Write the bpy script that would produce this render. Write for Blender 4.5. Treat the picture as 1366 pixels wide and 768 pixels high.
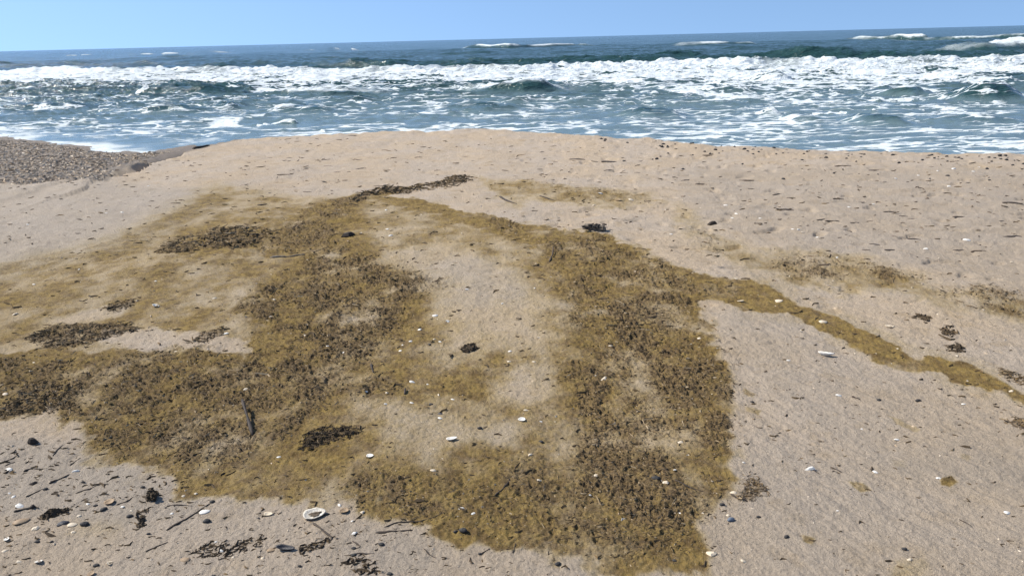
import bpy, math, random
import numpy as np
from mathutils import Matrix, Vector

for o in list(bpy.data.objects):
    bpy.data.objects.remove(o)
scene = bpy.context.scene
col = scene.collection
random.seed(7)
rng = np.random.default_rng(7)

# ------------------------------------------------------------------ camera
CAM_H, F, PITCH, ROLL = 1.6, 1032.0, math.radians(17.86), math.radians(1.45)
SEA = -0.50
fw = Vector((0, math.cos(PITCH), -math.sin(PITCH)))
r0 = Vector((1, 0, 0)); u0 = r0.cross(fw)
rt = r0 * math.cos(ROLL) - u0 * math.sin(ROLL)
up = u0 * math.cos(ROLL) + r0 * math.sin(ROLL)
cam = bpy.data.cameras.new('camera'); cam.sensor_width = 36; cam.lens = 36 * F / 1366
cam.clip_start = 0.05; cam.clip_end = 60000
co = bpy.data.objects.new('camera', cam); col.objects.link(co)
M = Matrix.Identity(4)
for i in range(3):
    M[i][0], M[i][1], M[i][2] = rt[i], up[i], -fw[i]
M[2][3] = CAM_H
co.matrix_world = M
scene.camera = co

# ------------------------------------------------------------------ sky, sun, exposure
SUN_EL, SUN_AZ = math.radians(44), math.radians(-74)     # azimuth from +Y, negative = to the left
w = bpy.data.worlds.new('World'); scene.world = w; w.use_nodes = True
nt = w.node_tree
sky = nt.nodes.new('ShaderNodeTexSky'); sky.sky_type = 'NISHITA'; sky.sun_disc = False
sky.sun_elevation = SUN_EL; sky.sun_rotation = SUN_AZ
sky.air_density = 1.0; sky.dust_density = 0.15; sky.ozone_density = 4.0; sky.altitude = 0
tint = nt.nodes.new('ShaderNodeMix'); tint.data_type = 'RGBA'; tint.blend_type = 'MULTIPLY'
tint.inputs[0].default_value = 1.0; tint.inputs[7].default_value = (1.03, 1.01, 0.98, 1)
# a clear deep sky right down to the horizon: look the sky up somewhat higher everywhere
tc = nt.nodes.new('ShaderNodeTexCoord'); sx = nt.nodes.new('ShaderNodeSeparateXYZ'); cx = nt.nodes.new('ShaderNodeCombineXYZ')
mr = nt.nodes.new('ShaderNodeMapRange'); mr.inputs[1].default_value = 0; mr.inputs[2].default_value = 1; mr.inputs[3].default_value = .26; mr.inputs[4].default_value = 1
nt.links.new(tc.outputs['Generated'], sx.inputs[0]); nt.links.new(sx.outputs[2], mr.inputs[0])
for i in (0, 1): nt.links.new(sx.outputs[i], cx.inputs[i])
nt.links.new(mr.outputs[0], cx.inputs[2]); nt.links.new(cx.outputs[0], sky.inputs[0])
nt.links.new(sky.outputs[0], tint.inputs[6])
bg = nt.nodes['Background']; bg.inputs[1].default_value = 0.12
nt.links.new(tint.outputs[2], bg.inputs[0])
sun = bpy.data.lights.new('sun', 'SUN'); sun.energy = 4.2; sun.angle = math.radians(0.6); sun.color = (1, 0.94, 0.84)
so = bpy.data.objects.new('sun', sun); col.objects.link(so)
sd = Vector((math.sin(SUN_AZ) * math.cos(SUN_EL), math.cos(SUN_AZ) * math.cos(SUN_EL), math.sin(SUN_EL)))
so.rotation_euler = sd.to_track_quat('Z', 'Y').to_euler(); so.location = sd * 40
vs = scene.view_settings
vs.view_transform = 'Standard'; vs.look = 'None'; vs.exposure = 0.68; vs.gamma = 1.0; vs.use_curve_mapping = False

# ------------------------------------------------------------------ pixel -> point on a level plane
def pix(u, v, z=0.0):
    d = rt * ((u - 683) / F) + up * ((384 - v) / F) + fw
    t = (z - CAM_H) / d.z
    return np.array((d.x * t, d.y * t))
def pixs(pts, z=0.0):
    return np.array([pix(u, v, z) for u, v in pts])
def mpp(p, z=0.0):                                   # metres a photo pixel spans at a ground point
    return (p[1] * math.cos(PITCH) + (CAM_H - z) * math.sin(PITCH)) / F

# ------------------------------------------------------------------ noise in numpy
def hsh(ix, iy, s):
    h = (ix.astype(np.int64) * 374761393 + iy.astype(np.int64) * 668265263 + s * 974634777) & 0xffffffff
    h = ((h ^ (h >> 13)) * 1274126177) & 0xffffffff
    return ((h ^ (h >> 16)) & 0xffffff) / float(0xffffff)
def gn(x, y, s=0):
    ix = np.floor(x); iy = np.floor(y); fx = x - ix; fy = y - iy
    def g(a, b):
        t = hsh(ix + a, iy + b, s) * 6.2831853
        return np.cos(t) * (fx - a) + np.sin(t) * (fy - b)
    sx = fx * fx * fx * (fx * (fx * 6 - 15) + 10); sy = fy * fy * fy * (fy * (fy * 6 - 15) + 10)
    a = g(0, 0) * (1 - sx) + g(1, 0) * sx; b = g(0, 1) * (1 - sx) + g(1, 1) * sx
    return (a * (1 - sy) + b * sy) * 1.5
def fbm(x, y, o=3, s=0):
    r = np.zeros_like(x); a = 1.0
    for i in range(o):
        r += a * gn(x, y, s + i * 17); x = x * 2.03 + 3.1; y = y * 2.03 - 1.7; a *= 0.5
    return r
def sst(a, b, x):
    t = np.clip((x - a) / (b - a), 0, 1); return t * t * (3 - 2 * t)

# ------------------------------------------------------------------ outlines of the stain, traced and laid on the ground
class Poly:
    def __init__(s, pts, val, soft, rag=1.0):
        s.p = pixs(pts); s.val = val; c = s.p.mean(0); m = mpp(c)
        s.soft = soft * m * 1.3; s.rag = rag * m * 9; s.m = m
    def inside(s, x, y, wx, wy):                     # 0..1 soft mask, wx wy = unit warp
        out = np.zeros_like(x); pad = s.soft + s.rag
        lo = s.p.min(0) - pad * 2; hi = s.p.max(0) + pad * 2
        k = np.where((x > lo[0]) & (x < hi[0]) & (y > lo[1]) & (y < hi[1]))[0]
        if not len(k): return out
        X = x[k] + wx[k] * s.rag; Y = y[k] + wy[k] * s.rag * 1.6
        d2 = np.full(len(k), 1e9); ins = np.zeros(len(k), bool)
        n = len(s.p)
        for i in range(n):
            ax, ay = s.p[i]; bx, by = s.p[(i + 1) % n]
            ex, ey = bx - ax, by - ay
            t = np.clip(((X - ax) * ex + (Y - ay) * ey) / (ex * ex + ey * ey + 1e-12), 0, 1)
            d2 = np.minimum(d2, (X - ax - t * ex) ** 2 + (Y - ay - t * ey) ** 2)
            c = (ay > Y) != (by > Y)
            ins ^= c & (X < ex * (Y - ay) / (ey if abs(ey) > 1e-9 else 1e-9) + ax)
        d = np.sqrt(d2); d = np.where(ins, d, -d)
        out[k] = sst(-s.soft, s.soft, d)
        return out

OUTER = [(620,236),(580,246),(520,250),(480,258),(440,268),(400,285),(330,306),(250,318),(208,333),(240,342),(330,336),
 (375,345),(410,342),(400,358),(340,385),(314,408),(345,440),(332,462),(318,482),(290,470),(200,466),(60,466),(-40,478),
 (-40,562),(0,558),(60,560),(112,580),(108,597),(128,612),(150,622),(185,632),(230,650),(280,662),(330,672),(370,674),
 (420,672),(470,675),(510,695),(555,700),(580,715),(610,738),(690,738),(740,748),(800,757),(860,775),(936,780),(940,740),(946,700),
 (955,678),(975,655),(985,632),(985,605),(977,580),(978,555),(985,525),(985,500),(972,470),(950,445),(945,425),(922,402),
 (945,378),(905,358),(870,338),(830,322),(800,310),(760,303),(700,298),(650,287),(600,276),(560,265),(505,263)]
HOLE = [(470,282),(520,274),(590,284),(640,302),(690,317),(722,337),(702,355),(725,385),(745,420),(750,460),(735,500),(745,540),
 (752,570),(740,590),(690,602),(620,605),(560,608),(520,600),(490,585),(455,570),(470,545),(510,530),(530,510),(500,495),
 (510,470),(540,450),(555,420),(590,390),(560,365),(500,345),(460,325),(450,300)]
BRANCH = [(915,366),(960,372),(1000,374),(1030,388),(1050,399),(1080,411),(1110,420),(1150,440),(1200,460),(1230,480),(1250,478),(1300,490),
 (1330,505),(1366,525),(1430,560),(1430,590),(1366,545),(1340,522),(1310,514),(1280,510),(1262,498),(1238,495),(1222,500),(1165,486),(1160,473),
 (1120,448),(1100,440),(1075,425),(1050,414),(1000,414),(960,404),(925,401)]
DL = [(430,268),(480,262),(470,278),(450,300),(455,320),(480,335),(530,350),(580,372),(590,385),(550,400),(540,425),(530,445),
 (500,460),(505,480),(490,495),(520,510),(510,525),(470,535),(440,550),(410,560),(390,580),(350,600),(300,615),(250,635),
 (200,630),(160,615),(125,600),(120,570),(60,555),(-40,548),(-40,482),(60,470),(200,468),(290,470),(320,480),(330,460),(345,440),
 (312,410),(340,385),(400,360),(410,340),(370,343),(340,335),(380,300)]
DR = [(720,318),(800,312),(870,340),(940,380),(1000,385),(960,402),(925,402),(950,445),(975,470),(985,510),(978,560),(976,590),
 (960,640),(975,655),(945,690),(935,730),(870,740),(780,745),(700,735),(640,715),(590,690),(540,690),(480,670),(440,660),
 (430,640),(500,625),(600,635),(700,612),(760,600),(760,560),(745,500),(760,440),(745,380)]
MATS = {   # compact mats of dark weed, each one a thing
 'wrack': [(470,268),(483,256),(500,251),(520,247),(540,250),(565,246),(585,243),(600,238),(622,235),(634,240),(612,246),(596,249),(560,253),(530,259),(505,257),(488,268)],
 'tongue': [(208,334),(230,319),(280,308),(330,300),(372,309),(330,329),(280,333),(230,341)],
 'slab': [(34,446),(60,433),(100,429),(170,431),(182,440),(130,455),(95,463),(58,461)],
 'edge': [(10,540),(40,511),(110,509),(110,524),(80,548),(40,555),(-20,552)],
 'scrap': [(253,459),(270,447),(302,439),(298,449),(270,461)],
 'lens': [(138,411),(160,402),(184,400),(176,407),(150,415)],
 'black': [(404,601),(408,582),(440,573),(470,574),(482,580),(450,588),(420,601)],
 'pale': [(984,666),(990,640),(1000,631),(1022,650),(1016,660),(1000,669)],
 'bank': [(1332,494),(1350,497),(1372,505),(1372,515),(1345,507)],
 'corner': [(1343,561),(1356,557),(1372,566),(1372,582)],
}
OLIVE = [
 (Poly(OUTER, .88, 9, 1.8), 1), (Poly(HOLE, -.22, 36), 1),
 (Poly([(500,335),(620,332),(690,358),(722,400),(735,450),(700,462),(640,440),(590,425),(560,385)], -.32, 26), 1), (Poly([(640,490),(690,478),(738,492),(740,525),(690,535),(645,520)], -.28, 14), 1), (Poly([(560,560),(700,560),(690,596),(580,600)], -.22, 20), 1), (Poly(BRANCH, .9, 6, 1.3), 1),
 (Poly([(500,262),(560,266),(640,285),(720,298),(790,306),(800,314),(720,325),(660,310),(600,290),(560,276),(500,274)], .35, 5), 1),
 (Poly([(-60,360),(100,325),(180,297),(290,243),(400,262),(470,262),(470,330),(430,410),(420,470),(200,472),(-60,472)], .72, 40), 1), (Poly([(140,442),(200,440),(335,455),(338,474),(200,470),(130,452)], -.55, 5), 1), (Poly([(70,425),(110,412),(175,402),(160,420),(90,430)], -.4, 6), 1),
 (Poly([(630,236),(700,243),(790,250),(860,258),(885,268),(850,279),(780,275),(700,266),(690,277),(660,262)], .66, 16, 2), 1),
 (Poly([(905,270),(940,300),(1000,330),(1080,335),(1150,340),(1200,355),(1260,385),(1366,395),(1450,420),(1450,450),(1366,440),(1280,420),(1200,395),(1100,385),(1040,380),(1000,360),(940,330),(900,300)], .62, 26, 2), 1),
 (Poly([(800,308),(822,312),(812,322),(790,320)], .5, 6), 1),
 (Poly([(1190,745),(1230,740),(1245,768),(1180,785)], .5, 6), 0), (Poly([(1132,640),(1150,640),(1166,652),(1150,655)], .75, 3), 0),
 (Poly([(1254,639),(1268,634),(1278,642),(1268,649),(1256,646)], .95, 2, .5), 0), (Poly([(992,518),(1008,524),(1006,530),(994,526)], .7, 2), 0),
 (Poly([(994,541),(1016,546),(1014,553),(996,548)], .7, 2), 0), (Poly([(1070,712),(1090,716),(1086,726),(1070,722)], .7, 3), 0),
 (Poly([(1182,553),(1200,560),(1228,574),(1222,577),(1196,566)], .55, 2), 0), (Poly([(1190,612),(1206,614),(1208,624),(1192,622)], .4, 4), 0),
 (Poly([(1280,605),(1296,610),(1294,616),(1280,612)], .45, 3), 0), (Poly([(100,690),(170,690),(160,720),(80,712)], .3, 14), 0),
 (Poly([(560,640),(640,590),(700,600),(640,640)], .25, 14), 1), (Poly([(560,520),(640,470),(700,480),(640,530)], .3, 14), 1),
 (Poly([(1000,368),(1100,400),(1170,432),(1260,462),(1366,500),(1366,540),(1230,508),(1150,482),(1080,432),(1000,424)], .34, 18, 2), 1),
]
DARK = [(Poly(DL, .72, 20, 1.6), 1), (Poly(DR, .52, 18, 1.5), 1),
 (Poly([(880,455),(905,470),(945,470),(968,480),(985,515),(978,560),(970,590),(935,600),(905,560),(895,520),(870,490),(825,440),(815,410),(860,385),(900,395),(870,402),(842,412),(850,440)], .5, 7), 1),
 (Poly([(770,600),(850,590),(920,600),(900,640),(940,660),(930,700),(880,700),(800,680),(760,650)], .42, 12), 1),
 (Poly([(780,480),(810,490),(815,530),(800,560),(780,520)], .35, 8), 1),
 (Poly([(640,285),(700,297),(720,312),(690,318),(650,304)], .5, 6), 1),
 (Poly([(1020,340),(1100,345),(1130,355),(1110,378),(1050,372)], .62, 10, 2), 1),
 (Poly([(1250,385),(1366,390),(1440,420),(1366,432),(1280,415)], .62, 12, 2), 1),
 (Poly([(1100,340),(1200,355),(1250,380),(1180,378)], .55, 12, 2), 1),
 (Poly([(290,240),(420,222),(480,235),(420,262),(330,262)], .14, 8), 1),
 (Poly([(690,240),(800,250),(860,262),(890,290),(960,320),(1000,345),(940,335),(880,275),(760,262)], .28, 12, 2), 1),
 ] + [(Poly(p, .95, 2.5, .5), 1) for p in MATS.values()]
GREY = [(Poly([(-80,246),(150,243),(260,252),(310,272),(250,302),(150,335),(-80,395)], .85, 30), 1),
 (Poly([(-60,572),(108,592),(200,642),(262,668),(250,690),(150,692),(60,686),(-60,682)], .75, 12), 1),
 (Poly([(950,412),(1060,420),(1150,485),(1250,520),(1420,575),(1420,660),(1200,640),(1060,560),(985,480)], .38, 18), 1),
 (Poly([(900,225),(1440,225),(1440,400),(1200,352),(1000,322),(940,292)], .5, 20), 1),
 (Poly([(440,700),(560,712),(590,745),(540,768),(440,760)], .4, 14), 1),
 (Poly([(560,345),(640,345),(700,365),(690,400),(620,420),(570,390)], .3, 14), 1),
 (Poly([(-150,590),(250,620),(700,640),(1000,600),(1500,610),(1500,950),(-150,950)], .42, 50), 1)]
GRAVEL, WETB = [], []

def warp(x, y):
    # raggedness of the outlines grows with distance just as it is drawn, several sizes at once
    wx = fbm(x * 3.1, y * 2.2, 2, 11) * .8 + fbm(x * 13, y * 9, 2, 12) * .5
    wy = fbm(x * 3.1, y * 2.2, 2, 21) * .8 + fbm(x * 13, y * 9, 2, 22) * .5
    return wx, wy
def masks(x, y):
    wx, wy = warp(x, y); zz = np.zeros_like(x)
    def acc(L):
        m = np.zeros_like(x)
        for p, k in L:
            m += p.val * p.inside(x, y, wx * (1 if k else .4), wy * (1 if k else .4))
        return np.clip(m, 0, 1.0)
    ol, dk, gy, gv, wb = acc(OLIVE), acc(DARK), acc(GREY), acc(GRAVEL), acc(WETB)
    # blotches inside the stain
    b1 = fbm(x * 2.6, y * 1.9, 3, 31); b2 = fbm(x * 7.5, y * 5.5, 3, 41)
    ol = np.clip(ol * (1 + .38 * b1 + .22 * b2), 0, 1)
    dk = np.clip(dk * (1 + .75 * fbm(x * 3.4, y * 2.4, 3, 51) + .7 * b2), 0, 1)
    return ol, dk, gy, gv, wb

# ------------------------------------------------------------------ the lie of the beach
crest = pixs([(-700,262),(-300,252),(0,246),(80,244),(145,240),(165,226),(190,214),(250,203),(300,191),(345,186),(420,181),(500,178),(650,174),
              (800,183),(950,194),(1100,202),(1250,206),(1366,209),(1700,214),(2300,222)])
shore_l = pixs([(-700,160),(-300,168),(-60,177),(0,181),(60,189),(110,195),(145,203),(205,203),(235,196),(290,190)], SEA)
def curve(x, P):
    o = np.argsort(P[:, 0]); return np.interp(x, P[o, 0], P[o, 1])
def base_z(x, y):
    xw = x + .18 * fbm(x * .8, y * .8, 2, 61)
    yc = curve(xw, crest) + .16 * gn(x * 1.1, y * .2, 62) + .10 * gn(x * 3.4, y * .4, 65)
    ys_r = yc + 2.3 + .35 * gn(x * .7, y * 0, 63)
    xr = shore_l[-1, 0]
    ys_l = curve(xw, shore_l) + .12 * gn(x * 1.4, y * 0, 64)
    k = sst(xr - .5, xr + 1.2, x)
    ys = ys_l * (1 - k) + ys_r * k
    ys = np.maximum(ys, yc + .8)
    t = (y - yc) / (ys - yc)
    tt = np.clip(t, 0, 1)
    shape_l = np.where(tt < .12, tt / .12 * .16, .16 + (tt - .12) / .88 * .84)
    shape_r = tt ** 1.12
    z = SEA * (shape_l * (1 - k) + shape_r * k)
    z = np.where(t > 1, SEA - np.minimum((y - ys) * .09, 1.6), z)
    # the sand rises a touch to a rounded crest
    z = z + .03 * np.exp(-((y - yc + .7) / 1.0) ** 2) * k
    z = z + .020 * np.exp(-((y - yc - .1) / .7) ** 2) * fbm(x * 3.2, y * 2.6, 3, 66)
    return z
def pixg(u, v):                                       # the same, on the sloping foreshore
    d = rt * ((u - 683) / F) + up * ((384 - v) / F) + fw
    t = np.linspace(4, 40, 1500); x = d.x * t; y = d.y * t; z = CAM_H + d.z * t
    k = np.argmax(z < np.maximum(base_z(x, y), SEA)); return np.array((x[k], y[k]))
def slope_poly(pts, soft, rag):
    q = Poly(pts, 1., soft, rag); q.p = np.array([pixg(u, v) for u, v in pts]); return (q, 1)
GRAVEL.append(slope_poly([(-200,186),(0,186),(40,190),(70,193),(110,199),(170,207),(230,203),(190,213),(162,220),(148,236),(130,243),(0,245),(-200,250)], 9, 1.2))
WETB.append(slope_poly([(-200,168),(0,172),(100,180),(200,180),(330,183),(318,187),(300,191),(250,203),(190,214),(165,226),(150,238),(140,243),(-200,247)], 3, .3))
gdir = pix(1230, 700) - pix(1040, 600); gdir = gdir / np.linalg.norm(gdir)
def ground_z(x, y, mk=None):
    if mk is None: mk = masks(x, y)
    ol, dk, gy, gv, wb = mk
    z = base_z(x, y)
    far = np.clip(y / 5.0, .6, 1.8)
    z = z + .016 * fbm(x * .9, y * .7, 2, 71)
    z = z + .0075 * fbm(x * 5, y * 4, 3, 72) * far * (1 - .6 * sst(5, 9, y))
    pk = gn(x * 3.4, y * 5.2, 78) + .5 * gn(x * 8, y * 11, 79)
    z = z - (.014 + .012 * sst(4.5, 6, y)) * sst(.42, .74, pk) * sst(2.6, 5, y) * (1 - gv) * (.35 + .65 * sst(-.5, 1.5, x)) * (1 - .6 * ol)
    # grain lumps
    z = z + (.0031 * fbm(x * 27, y * 23, 2, 73) + .0022 * gn(x * 80, y * 64, 74)) * np.clip(y / 3.2, .8, 1.15) * (1 - .45 * sst(5, 9, y))
    # runnels left by the backwash
    a = x * gdir[0] + y * gdir[1]; b = -x * gdir[1] + y * gdir[0]
    rn = gn(a * 3.5, b * 22, 75) + .6 * gn(a * 7, b * 52, 76)
    z = z + .0034 * rn * sst(.2, 1.2, x) * (1 - ol * .7)
    # low drift lines parallel to the water on the far sand
    dl = gn(x * 1.6, y * 6.5, 77)
    z = z + sst(4.5, 7, y) * (1 - gv) * .040 * np.where(dl > .25, dl - .25, 0)
    # crumbled crust where the debris lies
    rid = 1 - np.abs(fbm(x * 21, y * 17, 2, 81)) * 1.6
    rid2 = 1 - np.abs(gn(x * 48, y * 42, 82)) * 1.7
    z = z + dk * (.012 * rid + .010 * rid2 - .011) * np.clip(y / 3.5, .75, 1.7)
    z = z + ol * .0042 * gn(x * 52, y * 44, 83)
    z = z + gv * .014 * fbm(x * 11, y * 8, 2, 84)
    return z

# ------------------------------------------------------------------ node helpers
def newmat(name):
    m = bpy.data.materials.new(name); m.use_nodes = True
    return m, m.node_tree, m.node_tree.nodes['Principled BSDF']
class N:
    def __init__(s, nt): s.nt = nt
    def n(s, t, **k):
        a = s.nt.nodes.new(t)
        for q, v in k.items(): setattr(a, q, v)
        return a
    def link(s, a, b): s.nt.links.new(a, b)
    def inp(s, sock, v):
        if hasattr(v, 'is_output') or isinstance(v, bpy.types.NodeSocket): s.link(v, sock)
        else: sock.default_value = v
    def attr(s, name): return s.n('ShaderNodeAttribute', attribute_name=name).outputs['Fac']
    def math(s, op, a, b=0.0, clamp=False):
        m = s.n('ShaderNodeMath', operation=op, use_clamp=clamp); s.inp(m.inputs[0], a); s.inp(m.inputs[1], b); return m.outputs[0]
    def mix(s, f, a, b, bl='MIX'):
        m = s.n('ShaderNodeMix', data_type='RGBA', blend_type=bl)
        s.inp(m.inputs[0], f); s.inp(m.inputs[6], a); s.inp(m.inputs[7], b); return m.outputs[2]
    def noise(s, vec, scale, detail=2, rough=.5, dist=0.):
        m = s.n('ShaderNodeTexNoise'); s.link(vec, m.inputs['Vector'])
        m.inputs['Scale'].default_value = scale; m.inputs['Detail'].default_value = detail
        m.inputs['Roughness'].default_value = rough; m.inputs['Distortion'].default_value = dist
        return m.outputs['Fac']
    def ss(s, v, a, b, lo=0., hi=1.):
        m = s.n('ShaderNodeMapRange', interpolation_type='SMOOTHSTEP'); s.link(v, m.inputs[0])
        for i, q in enumerate((a, b, lo, hi)): s.inp(m.inputs[1 + i], q)
        return m.outputs[0]
    def mapping(s, vec, sc):
        m = s.n('ShaderNodeMapping'); s.link(vec, m.inputs[0]); m.inputs['Scale'].default_value = sc; return m.outputs[0]
    def bump(s, h, strength, dist, prev=None):
        b = s.n('ShaderNodeBump'); s.link(h, b.inputs['Height']); s.inp(b.inputs['Strength'], strength)
        b.inputs['Distance'].default_value = dist
        if prev: s.link(prev, b.inputs['Normal'])
        return b.outputs[0]
C4 = lambda r, g, b: (r, g, b, 1)

# sand
m_sand, t_, bs = newmat('sand'); g = N(t_)
P = g.n('ShaderNodeTexCoord').outputs['Object']
dry = g.mix(g.ss(g.noise(P, 1.3, 4, .6), .38, .62), C4(.445, .347, .242), C4(.435, .354, .270))
dry = g.mix(g.ss(g.noise(P, 6, 4, .65), .52, .7, 0, .5), dry, C4(.35, .255, .150))
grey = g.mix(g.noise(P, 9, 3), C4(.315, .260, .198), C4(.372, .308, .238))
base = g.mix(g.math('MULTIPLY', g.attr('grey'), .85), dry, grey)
oliveA = g.mix(g.ss(g.noise(P, 14, 5, .7), .35, .65), C4(.125, .072, .013), C4(.270, .178, .040))
og = g.math('ADD', g.attr('olive'), g.math('MULTIPLY', g.math('SUBTRACT', g.noise(P, 34, 6, .8), .5), .95))
ofac = g.math('MULTIPLY', g.math('ADD', g.math('MULTIPLY', g.attr('olive'), .35), g.ss(og, .15, .90, 0, .60)), g.ss(g.attr('olive'), 0, .06), True)
oliveB = g.mix(g.ss(g.attr('olive'), .38, .85), C4(.345, .252, .100), oliveA)
base = g.mix(ofac, base, oliveB)
base = g.mix(g.ss(g.attr('dark'), .5, 1, 0, .5), base, C4(.200, .135, .068))
dkn = g.ss(g.noise(P, 62, 6, .8, .8), .45, .60)
base = g.mix(g.math('MULTIPLY', g.math('MULTIPLY', g.attr('dark'), dkn), .92), base, C4(.043, .027, .013))
base = g.mix(g.math('MULTIPLY', g.attr('wetband'), .72), base, C4(.105, .080, .055))
# single grains: dark heavy minerals and pale shell bits
gr = g.noise(P, 260, 2, .6)
base = g.mix(g.ss(gr, .60, .74, 0, .5), base, C4(.07, .05, .032))
base = g.mix(g.ss(gr, .40, .27, 0, .38), base, C4(.62, .53, .40))
base = g.mix(g.ss(g.noise(P, 75, 3, .65), .60, .72, 0, .42), base, C4(.10, .075, .045))
g.link(base, bs.inputs['Base Color'])
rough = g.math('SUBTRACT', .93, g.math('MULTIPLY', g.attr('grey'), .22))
rough = g.math('SUBTRACT', rough, g.math('MULTIPLY', g.attr('wetband'), .3))
g.link(rough, bs.inputs['Roughness']); bs.inputs['Specular IOR Level'].default_value = .32
nb = g.bump(g.noise(P, 60, 5, .75), .8, .022)
nb = g.bump(g.noise(P, 190, 3, .7), .8, .008, nb)
g.link(nb, bs.inputs['Normal'])

# sea
m_sea, t_, bs = newmat('sea_water'); g = N(t_)
P = g.n('ShaderNodeTexCoord').outputs['Object']
foam = g.attr('foam'); solid = g.attr('solid')
Pw = g.mapping(P, (.34, .95, 1))
n1 = g.noise(Pw, 2.0, 6, .64, .9)
vo = g.n('ShaderNodeTexVoronoi', feature='DISTANCE_TO_EDGE')
wv = g.n('ShaderNodeVectorMath', operation='MULTIPLY_ADD')
nv = g.n('ShaderNodeTexNoise'); g.link(Pw, nv.inputs['Vector']); nv.inputs['Scale'].default_value = 1.7; nv.inputs['Detail'].default_value = 4
g.link(nv.outputs['Color'], wv.inputs[0]); wv.inputs[1].default_value = (1.1, 1.1, 0); g.link(Pw, wv.inputs[2])
g.link(wv.outputs[0], vo.inputs['Vector']); vo.inputs['Scale'].default_value = 2.5
web = g.ss(vo.outputs['Distance'], .16, .0)                       # lace of foam
n2 = g.noise(Pw, 7, 5, .7, .4)
val = g.math('ADD', g.math('MULTIPLY', n1, .62), g.math('MULTIPLY', web, .26))
val = g.math('ADD', val, g.math('MULTIPLY', n2, .30))
thr = g.math('SUBTRACT', 1.02, g.math('MULTIPLY', foam, .72))
ff = g.ss(g.math('SUBTRACT', val, thr), -.05, .10)
ff = g.math('MAXIMUM', ff, g.math('MULTIPLY', solid, g.ss(n2, .30, .52, .35, 1.)), True)
wc = g.mix(g.attr('shallow'), C4(.020, .056, .052), C4(.125, .180, .185))
colr = g.mix(ff, wc, C4(.66, .71, .72))
g.link(colr, bs.inputs['Base Color'])
g.link(g.ss(ff, 0, 1, .14, .75), bs.inputs['Roughness'])
bs.inputs['IOR'].default_value = 1.333
b = g.bump(g.noise(g.mapping(P, (.35, 1, 1)), .8, 5, .6), g.math('SUBTRACT', .9, g.math('MULTIPLY', g.attr('shallow'), .7)), .9)
b = g.bump(g.noise(Pw, 5, 5, .62), g.math('SUBTRACT', .6, g.math('MULTIPLY', g.attr('shallow'), .4)), .14, b)
b = g.bump(g.noise(Pw, 26, 3, .6), .35, .03, b)
fb = g.math('MULTIPLY', ff, g.noise(P, 16, 4, .65))
b = g.bump(fb, .6, .07, b)
g.link(b, bs.inputs['Normal'])

def simple(name, c1, c2, scale=60, rough=.8, attr=None, bmp=.4, dist=.003, spec=.4):
    m, t_, bs = newmat(name); g = N(t_)
    P = g.n('ShaderNodeTexCoord').outputs['Object']
    c = g.mix(g.ss(g.noise(P, scale, 4, .65), .35, .65), C4(*c1), C4(*c2))
    if attr:
        a = g.attr('tone')
        cr = g.n('ShaderNodeValToRGB'); g.link(a, cr.inputs[0]); e = cr.color_ramp.elements
        e[0].position = 0; e[0].color = C4(*attr[0]); e[1].position = 1; e[1].color = C4(*attr[-1])
        for i, q in enumerate(attr[1:-1]):
            k = e.new((i + 1) / (len(attr) - 1)); k.color = C4(*q)
        c = g.mix(.35, cr.outputs[0], g.mix(1, cr.outputs[0], c, 'MULTIPLY'))
    g.link(c, bs.inputs['Base Color']); bs.inputs['Roughness'].default_value = rough
    bs.inputs['Specular IOR Level'].default_value = spec
    if bmp: g.link(g.bump(g.noise(P, scale * 2, 3, .6), bmp, dist), bs.inputs['Normal'])
    return m
m_deb = simple('plant_debris', (.5, .5, .5), (1, 1, 1), 90, .85, [(.040, .026, .013), (.082, .053, .024), (.135, .084, .034), (.20, .132, .056), (.36, .28, .18)])
m_weed = simple('black_weed', (.012, .010, .008), (.040, .028, .017), 60, .7)
m_wood = simple('dark_wood', (.018, .013, .010), (.060, .042, .028), 45, .75)
m_wood2 = simple('grey_wood', (.10, .080, .058), (.22, .18, .135), 35, .85)
m_brown = simple('brown_wood', (.045, .030, .018), (.11, .075, .045), 35, .8)
m_white = simple('white_shell', (.62, .58, .50), (.82, .79, .72), 40, .5)
m_cream = simple('cream_shell', (.50, .40, .27), (.72, .62, .47), 40, .55)
m_oyst = simple('weathered_shell', (.34, .29, .22), (.76, .72, .63), 26, .6, None, .6, .004)
m_tan = simple('tan_shell', (.20, .130, .070), (.40, .29, .18), 40, .6)
m_musl = simple('mussel_shell', (.012, .012, .016), (.05, .048, .055), 40, .4)
m_stone = simple('dark_stone', (.018, .017, .016), (.06, .055, .05), 50, .7)
m_blue = simple('blue_grey_stone', (.07, .09, .12), (.16, .19, .23), 50, .6)
m_bits = simple('shell_grit', (.6, .6, .6), (1, 1, 1), 90, .75, [(.10, .066, .040), (.22, .150, .090), (.36, .26, .165), (.50, .39, .27), (.70, .61, .48)])
m_fill = simple('damp_sand_fill', (.05, .036, .022), (.24, .18, .12), 120, .9, None, .9)

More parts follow.
